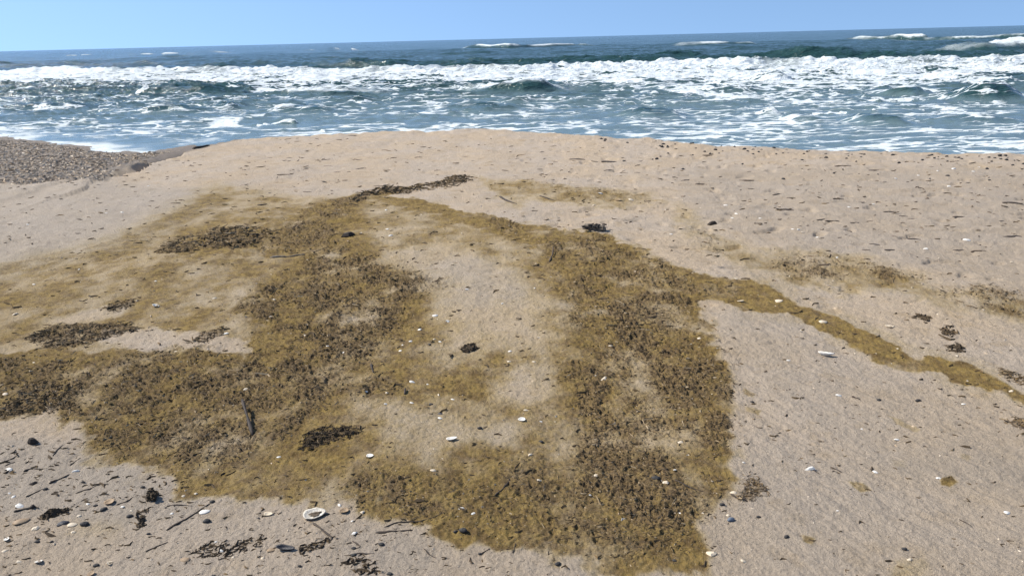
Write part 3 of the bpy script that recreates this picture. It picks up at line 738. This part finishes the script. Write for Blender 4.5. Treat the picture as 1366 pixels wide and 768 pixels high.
SH = [(17,660,8,'white','chip'),(12,655,5,'white','chip'),(9,719,8,'white','clam'),(6,733,10,'cream','chip'),(25,746,9,'cream','chip'),(51,746,11,'white','clam'),(117,670,7,'white','chip'),
(105,685,8,'cream','chip'),(175,680,6,'cream','chip'),(229,684,6,'white','chip'),(163,675,7,'white','chip'),(245,660,7,'cream','chip'),(261,657,6,'cream','chip'),(453,675,7,'white','chip'),
(483,684,10,'cream','chip'),(470,696,5,'white','chip'),(578,631,8,'cream','clam'),(616,681,9,'white','chip'),(632,687,8,'white','chip'),(371,609,7,'white','chip'),(146,750,9,'cream','clam'),(121,763,10,'tan','clam'),
(296,733,9,'white','chip'),(311,742,6,'cream','chip'),(288,722,5,'white','chip'),(350,744,8,'cream','chip'),(722,561,5,'white','chip'),(707,607,8,'cream','chip'),(795,635,10,'cream','chip'),(720,641,9,'cream','chip'),
(787,660,6,'white','chip'),(907,590,9,'cream','chip'),(900,627,5,'white','chip'),(992,746,8,'cream','clam'),(992,617,5,'white','chip'),(907,683,5,'white','chip'),(1196,586,9,'white','clam'),(1150,571,5,'white','chip'),
(1168,628,8,'white','chip'),(1343,686,9,'white','clam'),(1213,748,9,'cream','chip'),(1117,681,4,'white','chip'),(1038,402,12,'cream','clam'),(1098,430,11,'cream','clam'),(1187,435,11,'cream','clam'),
(1052,479,6,'white','chip'),(1119,528,9,'white','chip'),(1285,538,7,'white','chip'),(1349,521,8,'cream','chip'),(981,374,7,'cream','chip'),(988,403,9,'cream','clam'),(815,460,8,'cream','clam'),(806,505,11,'cream','chip'),
(712,481,7,'cream','chip'),(702,545,9,'cream','chip'),(933,451,7,'cream','chip'),(719,450,6,'cream','chip'),(713,384,4,'white','chip'),(795,499,5,'white','chip'),(623,387,8,'white','chip'),(670,406,5,'white','chip'),
(580,420,9,'white','chip'),(598,428,7,'white','chip'),(560,438,7,'white','chip'),(547,454,6,'white','chip'),(537,458,5,'white','chip'),(534,466,6,'white','chip'),(587,454,5,'white','chip'),(579,451,5,'cream','chip'),(407,448,7,'cream','chip'),
(459,470,7,'white','chip'),(366,401,6,'cream','chip'),(362,426,6,'cream','chip'),(437,462,5,'white','chip'),(550,509,8,'white','clam'),(570,511,5,'white','chip'),(488,525,6,'white','chip'),(515,540,6,'white','chip'),(516,526,6,'cream','chip'),
(549,538,6,'white','chip'),(604,533,6,'white','chip'),(680,466,7,'white','chip'),(679,480,7,'cream','chip'),(208,409,10,'white','clam'),(302,449,7,'white','chip'),(329,519,10,'cream','chip'),(235,469,7,'cream','chip'),(45,482,7,'cream','chip'),
(7,525,8,'cream','clam'),(286,398,7,'cream','chip'),(20,418,9,'cream','chip'),(208,377,5,'white','chip'),(45,378,5,'white','chip'),(105,358,4,'white','chip'),(801,259,7,'white','clam'),(842,268,8,'cream','clam'),(968,275,7,'white','chip'),
(977,291,6,'white','chip'),(982,288,6,'white','chip'),(895,312,5,'white','chip'),(792,274,6,'cream','chip'),(1014,293,5,'white','chip'),(1235,333,7,'white','chip'),(1195,240,5,'white','chip'),(1266,249,6,'white','chip'),(1272,228,7,'white','chip'),
(1251,230,5,'white','chip'),(1306,224,5,'white','chip'),(1057,308,5,'white','chip'),(1065,309,6,'white','chip'),(1070,312,5,'cream','chip'),(1132,277,5,'white','chip'),(1116,344,5,'white','chip'),(1351,348,6,'cream','chip'),(515,281,5,'white','chip'),
(517,307,5,'white','chip'),(521,317,6,'white','chip'),(163,285,6,'white','chip'),(37,300,5,'white','chip'),(198,247,4,'white','chip'),(142,286,4,'white','chip'),(1090,318,4,'white','chip'),(1225,234,4,'white','chip'),(1298,231,5,'white','chip'),(1165,273,4,'white','chip')]
for u, v, wp, c, kd in SH: shell(u, v, wp, c, kd, tilt=.3)

# twigs and driftwood
def twig(pts, rpx, name, label, cat, mat, group=None, tip=.45, lift0=0., lift1=0., knob=None, flat=.8):
    P = pixs(pts); n = max(8, len(pts) * 4)
    seg = np.r_[0, np.cumsum(np.hypot(*np.diff(P, axis=0).T))]; t = np.linspace(0, seg[-1], n)
    x = np.interp(t, seg, P[:, 0]); y = np.interp(t, seg, P[:, 1])
    for _ in range(2): x[1:-1] = (x[:-2] + 2 * x[1:-1] + x[2:]) / 4; y[1:-1] = (y[:-2] + 2 * y[1:-1] + y[2:]) / 4
    mp = mpp(P.mean(0)); r = rpx * mp
    org = np.array((P[0, 0], P[0, 1])); gz = ground_z(x, y); z0 = gz[0]
    ns = 8; V = []; F_ = []; sd_ = random.random() * 9
    k = np.ones(3) / 3; gz = np.convolve(np.pad(gz, 1, mode='edge'), k, 'valid')
    ln = seg[-1]
    for i in range(n):
        q = i / (n - 1); rad = r * (1 - (1 - tip) * q) * (1 + .22 * math.sin(9 * q + sd_) + random.uniform(-.12, .12))
        if i in (0, n - 1): rad *= .55
        if knob is not None: rad *= 1 + 1.6 * math.exp(-((q - knob) / .10) ** 2)
        i0, i1 = max(i - 1, 0), min(i + 1, n - 1); tx, ty = x[i1] - x[i0], y[i1] - y[i0]; l = math.hypot(tx, ty); tx /= l; ty /= l
        zc = gz[i] + rad * .45 * flat + lift0 * (1 - q) * mp + lift1 * q * mp
        for j in range(ns):
            a = 2 * math.pi * j / ns
            V.append((x[i] - ty * math.cos(a) * rad - org[0], y[i] + tx * math.cos(a) * rad - org[1], zc + math.sin(a) * rad * flat - z0))
    for i in range(n - 1):
        for j in range(ns): F_.append((i * ns + j, i * ns + (j + 1) % ns, (i + 1) * ns + (j + 1) % ns, (i + 1) * ns + j))
    F_.append(list(range(ns))[::-1]); F_.append([(n - 1) * ns + j for j in range(ns)])
    me = bpy.data.meshes.new(name); me.from_pydata(V, [], F_); me.materials.append(mat)
    for p in me.polygons: p.use_smooth = True
    o = link(name, me, label=label, category=cat); o.location = (org[0], org[1], z0)
    if group: o['group'] = group
    return o
TW = [([(222,706),(250,690),(280,671)], 1.7, 'long straight dark twig with a white shell touching it'),
 ([(222,674),(240,672),(256,674)], 1.2, 'short level twig with a thick end lying close to the long straight twig'),
 ([(194,734),(210,727),(224,721)], 1.5, 'short dark twig lying beyond the twisted weed line, pointing at the long twig'),
 ([(65,642),(80,635),(92,628)], 1.6, 'short straight black twig with a white sliver at its tip'),
 ([(34,661),(46,655),(58,648)], 1.2, 'thin dark twig just below the short straight black twig'),
 ([(31,627),(42,622),(54,623)], 1.5, 'bent black twig beside the angular white shell'),
 ([(100,654),(118,650),(130,644),(145,643)], 1.1, 'thin wavy dark twig running towards the corner of the stain'),
 ([(155,672),(168,668),(178,661)], 1.3, 'curved dark twig beside the round open tan shell'),
 ([(418,699),(432,710),(444,718),(441,723)], 2.0, 'dark bent twig pointing away from the largest shell'),
 ([(501,711),(520,710),(551,707)], 2.0, 'black splinter of driftwood on pale sand at the stain edge'),
 ([(513,704),(530,698),(550,697),(570,694),(593,685)], 1.2, 'long thin curved twig crossing the edge of the stain'),
 ([(565,731),(573,739),(582,743)], 1.1, 'short curved twig on sand below the long thin curved twig'),
 ([(642,736),(654,730)], 1.1, 'tiny straight twig at the lower rim of the stain'),
 ([(660,661),(672,652),(679,643),(680,635)], 1.3, 'hooked thin twig lying on the brown stain'),
 ([(684,735),(689,720)], 1.1, 'tiny upright looking twig near the hooked thin twig'),
 ([(470,722),(482,730),(474,733)], 1.3, 'crooked dark twig beside a row of dark burrow holes built as pebbles'),
 ([(466,742),(480,739),(500,740)], 1.3, 'dark twig lying past the row of dark burrow holes built as pebbles'),
 ([(4,615),(14,611),(22,606)], 1.4, 'upper of two short parallel twigs on grey sand'), ([(6,620),(20,613)], 1.0, 'lower of two short parallel twigs on grey sand'),
 ([(70,606),(76,598),(84,592)], 1.3, 'wavy dark twig between the black chunk and the stain'),
 ([(92,616),(100,611),(107,606)], 1.0, 'thin crooked twig touching the corner of the stain'),
 ([(1075,622),(1094,630)], 1.1, 'thin dark twig beside the white shell with a dark edge'),
 ([(1108,621),(1124,628)], 1.1, 'short slanting twig on the bare sand past the white dark edged shell'),
 ([(1136,530),(1148,534)], 1.5, 'short black twig beside a white chip on the bare sand'),
 ([(1280,692),(1296,701)], 1.3, 'bluish black twig alone on the bare sand near the corner'),
 ([(1340,560),(1352,568),(1370,577)], 1.4, 'dark curved twig in front of the tangled weed at the sand bank'),
 ([(900,641),(920,650),(940,655)], 1.4, 'black twig beside a black stone on the stain'),
 ([(975,660),(986,667),(998,670)], 1.4, 'black curved twig under the dark weed tangle')]
for pts, r, lb in TW: twig(pts, r, 'twig', lb, 'twig', m_wood)
twig([(18,681),(30,677),(47,674)], 1.6, 'twig', 'black club shaped twig with one thick end', 'twig', m_wood, tip=.9, knob=.88)
twig([(337,581),(333,568),(325,546)], 2.3, 'driftwood_stick', 'thick dark stick propped up on the crumbly stain', 'stick', m_wood, tip=.8, lift1=13)
twig([(733,350),(737,343),(738,335)], 1.4, 'twig', 'short brown twig standing up on the stain near the driftwood log', 'twig', m_brown, lift1=5)
twig([(360,344),(385,342),(409,339)], 1.8, 'driftwood_stick', 'pale grey straight stick among dark weed on the stain', 'stick', m_wood2, tip=.8)
twig([(245,203),(262,200),(280,197)], 2.6, 'driftwood_stick', 'dark stick lying on the sand at the edge of the shallow water', 'stick', m_wood, tip=.7)
twig([(540,527),(541,519)], 1.8, 'twig', 'stubby dark twig on the paler sand above the white shells', 'twig', m_wood, lift1=3)
twig([(495,486),(498,498)], 1.8, 'twig', 'small dark forked looking twig at the inner rim of the crumbly stain', 'twig', m_wood)
twig([(667,262),(676,268),(690,272)], 2.0, 'twig', 'dark bent twig on brownish sand behind the stain', 'twig', m_wood)
twig([(720,262),(732,266),(741,268)], 1.4, 'twig', 'thin dark twig on brownish sand beside bent twig', 'twig', m_wood)
twig([(1100,296),(1120,297)], 1.3, 'twig', 'thin straight twig on the open sand among dark chips', 'twig', m_wood)

# grey log with scraps caught on it
def log():
    p = pix(793, 308)
    e = link('driftwood_log', None, label='short grey driftwood log with dark scraps caught on top', category='driftwood')
    e.location = (p[0], p[1], gz1(p)); a = pix(778, 305) - p; b = pix(808, 307) - p; m_ = mpp(p)
    ns, n = 12, 14; V = []; F_ = []; rnd = random.Random(2)
    for i in range(n):
        q = i / (n - 1); c = a + (b - a) * q; r = 5.5 * m_ * (1 + .15 * math.sin(7 * q)) * (.45 if i in (0, n - 1) else 1)
        d = (b - a) / np.linalg.norm(b - a)
        for j in range(ns):
            an = 2 * math.pi * j / ns; rr_ = r * (1 + rnd.uniform(-.06, .06))
            V.append((c[0] - d[1] * math.cos(an) * rr_, c[1] + d[0] * math.cos(an) * rr_, r * .5 + math.sin(an) * rr_ * .8))
    for i in range(n - 1):
        for j in range(ns): F_.append((i * ns + j, i * ns + (j + 1) % ns, (i + 1) * ns + (j + 1) % ns, (i + 1) * ns + j))
    F_.append(list(range(ns))[::-1]); F_.append([(n - 1) * ns + j for j in range(ns)])
    me = bpy.data.meshes.new('log'); me.from_pydata(V, [], F_); me.materials.append(m_wood2); link('log', me, e)
    k = 26; Pp = np.stack([rng.uniform(a[0], b[0], k), rng.uniform(-.02, .05, k), rng.uniform(.03, .055, k)], 1)
    V, T, tn = crumbs(Pp, rng.uniform(.03, .07, k), rng.uniform(.004, .009, k), rng.uniform(0, .25, k), 0)
    link('scraps', mesh_np('scraps', V, T, m_weed, None, False), e)
log()

# mats and tangles of dark weed: each is one thing
def weed(key, label, n, lpx, rpx, lift=2, mat=m_deb, poly=None):
    if not poly: lpx *= 1.05; rpx *= .55; n = int(n * 1.0); lift *= .4
    P = pixs(poly or MATS[key]); c = P.mean(0); m_ = mpp(c); pts = []
    plist = [tuple(q) for q in P]
    lo, hi = P.min(0), P.max(0)
    while len(pts) < n:
        q = (random.uniform(lo[0], hi[0]), random.uniform(lo[1], hi[1]))
        if inpoly(q[0], q[1], plist): pts.append(q)
    pts = np.array(pts) + rng.normal(0, 1, (n, 2)) * m_ * (np.array([4., 5.]) if not poly else 1.0); z = ground_z(pts[:, 0], pts[:, 1]); z0 = gz1(c)
    L = lpx * m_ * np.exp(rng.normal(0, .35, n))
    V, T, tn = crumbs(np.stack([pts[:, 0] - c[0], pts[:, 1] - c[1], z - z0 + rng.uniform(-.2, lift, n) * m_ * .6], 1), L, np.clip(rpx * m_ * np.exp(rng.normal(0, .3, n)), .0012, .02), (rng.beta(1.1, 7, n) if key == 'black' else np.where(rng.uniform(0, 1, n) < .7, rng.beta(1.8, 3.6, n), rng.uniform(.35, .95, n))) if not poly else rng.beta(1.1, 8, n), 0, rng.normal(.2, .8, n))
    o = link('seaweed_mat', mesh_np('seaweed_mat', V, T, mat, dict(tone=tn), False), label=label, category='seaweed'); o.location = (c[0], c[1], z0)
weed('wrack', 'long dark line of weed at the head of the stain', 420, 9, 1.3)
weed('tongue', 'slanting patch of dark weed with bare sand showing between', 420, 8, 1.4)
weed('slab', 'largest dark weed mat on the yellowish sand', 420, 8, 1.2, 2.5)
weed('edge', 'dark ragged weed mat where the stain meets grey sand', 330, 9, 1.2, 2.5)
weed('scrap', 'small slanting scrap of dark weed beside the crumbly stain', 70, 8, 1.2)
weed('lens', 'small dark lens of weed behind the largest weed mat', 70, 7, 1.2)
weed('black', 'black curved weed mat on the brown sand below the paler ring', 420, 7, 1.1, 5)
weed('pale', 'loose dark weed tangle on pale sand just outside the stain', 60, 9, 1.0)
weed('bank', 'dark weed scrap lying above the end of the thin side streak', 70, 9, 1.2)
weed('corner', 'sprawling tangle of dark weed stalks below the thin side streak', 34, 12, 1.1)
weed('x', 'upright black weed tuft on grey sand beside the stain', 90, 6, 1.2, 14, poly=[(199,655),(206,655),(208,664),(203,669),(199,664)])
weed('x', 'dark chunk of weed on the paler sand inside the ring', 60, 8, 1.4, 4, poly=[(616,463),(622,458),(634,459),(635,464),(622,467)])
weed('x', 'twisted line of weed and grit around small white chips', 110, 8, .9, 1.5, poly=[(250,735),(280,722),(310,726),(350,712),(372,712),(345,725),(305,742),(270,742)])
weed('x', 'tangled scrap of weed with twigs under the largest shell', 40, 8, 1.0, 2, poly=[(395,736),(420,726),(435,718),(445,722),(425,732),(405,742)])
weed('x', 'low dark cluster of leaf scraps near the black mussel', 50, 9, 1.4, 2, poly=[(52,686),(62,680),(72,678),(94,676),(92,682),(76,685),(60,688)])
weed('x', 'ragged cluster of weed bits past the round open tan shell', 40, 7, 1.1, 2, poly=[(182,682),(196,678),(192,700),(184,704)])
weed('x', 'web of thin weed stalks on bare sand above the side streak end', 36, 10, 1.0, 2, poly=[(1254,440),(1268,436),(1278,446),(1268,452)])
weed('x', 'open loop of weed stalks below the web of thin stalks', 36, 10, 1.0, 2, poly=[(1257,462),(1272,458),(1290,466),(1288,472),(1268,468)])
weed('x', 'short dark strip of weed above the middle of the side streak', 26, 8, 1.2, 2, poly=[(1216,423),(1226,420),(1240,424),(1238,429)])
weed('x', 'scatter of black weed scraps at the bottom of the grey sand', 46, 7, 1.1, 2, poly=[(455,752),(470,745),(500,748),(508,764),(480,766)])

# chunks and pebbles
put('wood_chunk', chip_mesh('wood_chunk', m_wood, 33), 44, 590, 15, 'black three cornered chunk alone on grey sand beside the stain', 'wood chunk', z=.1, sc=(1, .8, 2.6))
put('wood_chunk', chip_mesh('wood_chunk', m_wood, 34), 464, 316, 22, 'black wood chunk on the upper rim of the paler ring', 'wood chunk', z=.05, sc=(1, .6, 1.2), rz=.15)
put('wood_chunk', chip_mesh('wood_chunk', m_wood, 35), 950, 301, 14, 'black jagged chunk alone on the pale sand', 'wood chunk', z=.08, sc=(1, .5, 1.6), rz=-.1)
put('wood_chunk', chip_mesh('wood_chunk', m_wood, 36), 43, 643, 14, 'black wedge of bark between twigs on grey sand', 'wood chunk', z=.05, sc=(1, .6, 1), rz=.4)
put('pebble', STONE['blue'][0], 975, 694, 10, 'blue grey stone just outside the rim of the stain', 'stone', z=.1)
put('pebble', STONE['dark'][1], 875, 639, 11, 'black stone half sunk in the dark crumbly stain', 'stone', z=.1)
put('pebble', STONE['dark'][0], 618, 709, 11, 'round black stone at the lower rim of the stain', 'stone', z=.15)
put('pebble', STONE['dark'][2], 608, 710, 6, 'little black stone touching the round black stone', 'stone', z=.1)
PEB = [(509,728,8),(472,732,7),(472,742,7),(190,648,6),(49,720,7),(138,679,9),(113,698,11),(173,688,8),(276,696,10),(68,720,5),(127,672,6),(60,650,6),(110,640,5),(283,669,7),(198,711,5),(221,676,4),(128,752,8),(345,690,4),(285,768,6),(400,757,5),(520,766,8),(450,720,4)]  # some are dark burrow holes, built as black stones
for u, v, wp in PEB: put('pebble', STONE['dark'][(u + v) % 4], u, v, wp, 'black pebble, or dark burrow hole built as one, on the grey sand among the twigs', 'pebble', 'black pebbles among the twigs', z=.12)
PEB2 = [(1225,533,7),(1172,535,6),(963,674,7),(1012,690,6),(1049,716,7),(1206,733,7),(640,736,5),(900,745,6),(744,750,8),(722,588,6),(640,573,6),(573,458,5),(575,540,6),(1003,536,5)]
for u, v, wp in PEB2: put('pebble', STONE['dark'][(u + v) % 4], u, v, wp, 'small black pebble on sand in or beside the stain', 'pebble', 'black pebbles in and beside the stain', z=.1)
rp = random.Random(5); cl = [(800,183),(950,194),(1100,202),(1250,206),(1366,209)]
for i in range(95):
    u = rp.uniform(800, 1366); v = np.interp(u, [c[0] for c in cl], [c[1] for c in cl]) + 2.5 + abs(rp.gauss(0, 5)) + rp.uniform(0, 3)
    if i > 70: v += rp.uniform(0, 35)
    put('pebble', STONE['dark'][i % 4], u, v, rp.uniform(2.2, 5), 'small dark pebble on the sand crest along the steep water edge', 'pebble', 'dark pebbles along the water edge', z=.1)

# dark flat chips on the open sand
WCH = [(1124,224,25),(1090,236,12),(1165,229,14),(1242,225,8),(1180,244,8),(1037,259,20),(1055,264,14),(1048,281,24),(1118,266,16),(1148,270,12),(1095,294,16),(1140,298,14),(1160,295,10),(1185,282,22),(1205,287,12),(1216,290,14),
(1255,261,12),(1292,245,10),(1327,250,12),(1350,273,26),(1281,290,22),(1316,300,16),(1335,294,12),(1350,314,28),(1193,316,9),(1219,320,18),(1166,327,14),(1155,334,12),(1190,334,22),(1280,333,18),(1305,335,22),(1244,347,14),(1075,350,10),
(1100,352,18),(854,216,14),(811,227,14),(832,231,12),(850,231,10),(889,235,10),(945,209,18),(1000,228,10),(917,241,22),(935,247,18),(984,248,14),(1002,251,10),(996,240,22),(470,183,13),(437,194,8),(513,201,10),(360,210,8),(386,210,10),
(402,210,10),(435,213,14),(480,213,8),(558,210,12),(620,209,10),(632,215,8),(380,233,24),(450,230,10),(480,225,14),(585,227,14),(430,243,16),(360,256,10),(410,257,14),(350,273,14),(237,214,12),(255,222,8),(164,242,9),(131,247,9),
(104,310,10),(154,339,9),(100,344,8),(63,343,7),(18,307,6),(232,277,6),(172,262,5),(205,262,5),(30,284,5),(740,216,8),(770,213,24),(815,217,30),(700,228,8),(720,225,8),(690,212,7),(655,193,8),(1040,225,7),(1060,215,6),(1310,262,10),(1230,305,8),(1120,318,8)]
WM = []
for k in range(6):
    rnd = random.Random(50 + k); n, ns = 7, 6; V = []; F_ = []
    for i in range(n):
        q = i / (n - 1); rad = .10 * (.35 + math.sin(math.pi * (.08 + .84 * q)) * .75) * rnd.uniform(.75, 1.25); yy = .10 * math.sin(3 * q + k) + rnd.uniform(-.03, .03)
        for j in range(ns):
            a = 2 * math.pi * j / ns; V.append((q - .5, yy + math.cos(a) * rad, math.sin(a) * rad * .6))
    for i in range(n - 1):
        for j in range(ns): F_.append((i * ns + j, i * ns + (j + 1) % ns, (i + 1) * ns + (j + 1) % ns, (i + 1) * ns + j))
    F_.append(list(range(ns))[::-1]); F_.append([(n - 1) * ns + j for j in range(ns)])
    me = bpy.data.meshes.new('dark_chip'); me.from_pydata(V, [], F_); me.materials.append(m_brown if k % 3 == 0 else m_wood); WM.append(me)
for i, (u, v, wp) in enumerate(WCH):
    put('dark_chip', WM[i % 6], u, v, wp * .85, 'dark flat chip lying on the open sand towards the sea', 'wood chip', 'dark chips on the open sand', rz=random.gauss(-.05, .18), z=.0, tilt=.04, sc=(1, 1.5, .7))
print('things', cnt[0], 'tris', sum(len(m.loops) - 2 * len(m.polygons) for m in bpy.data.meshes))
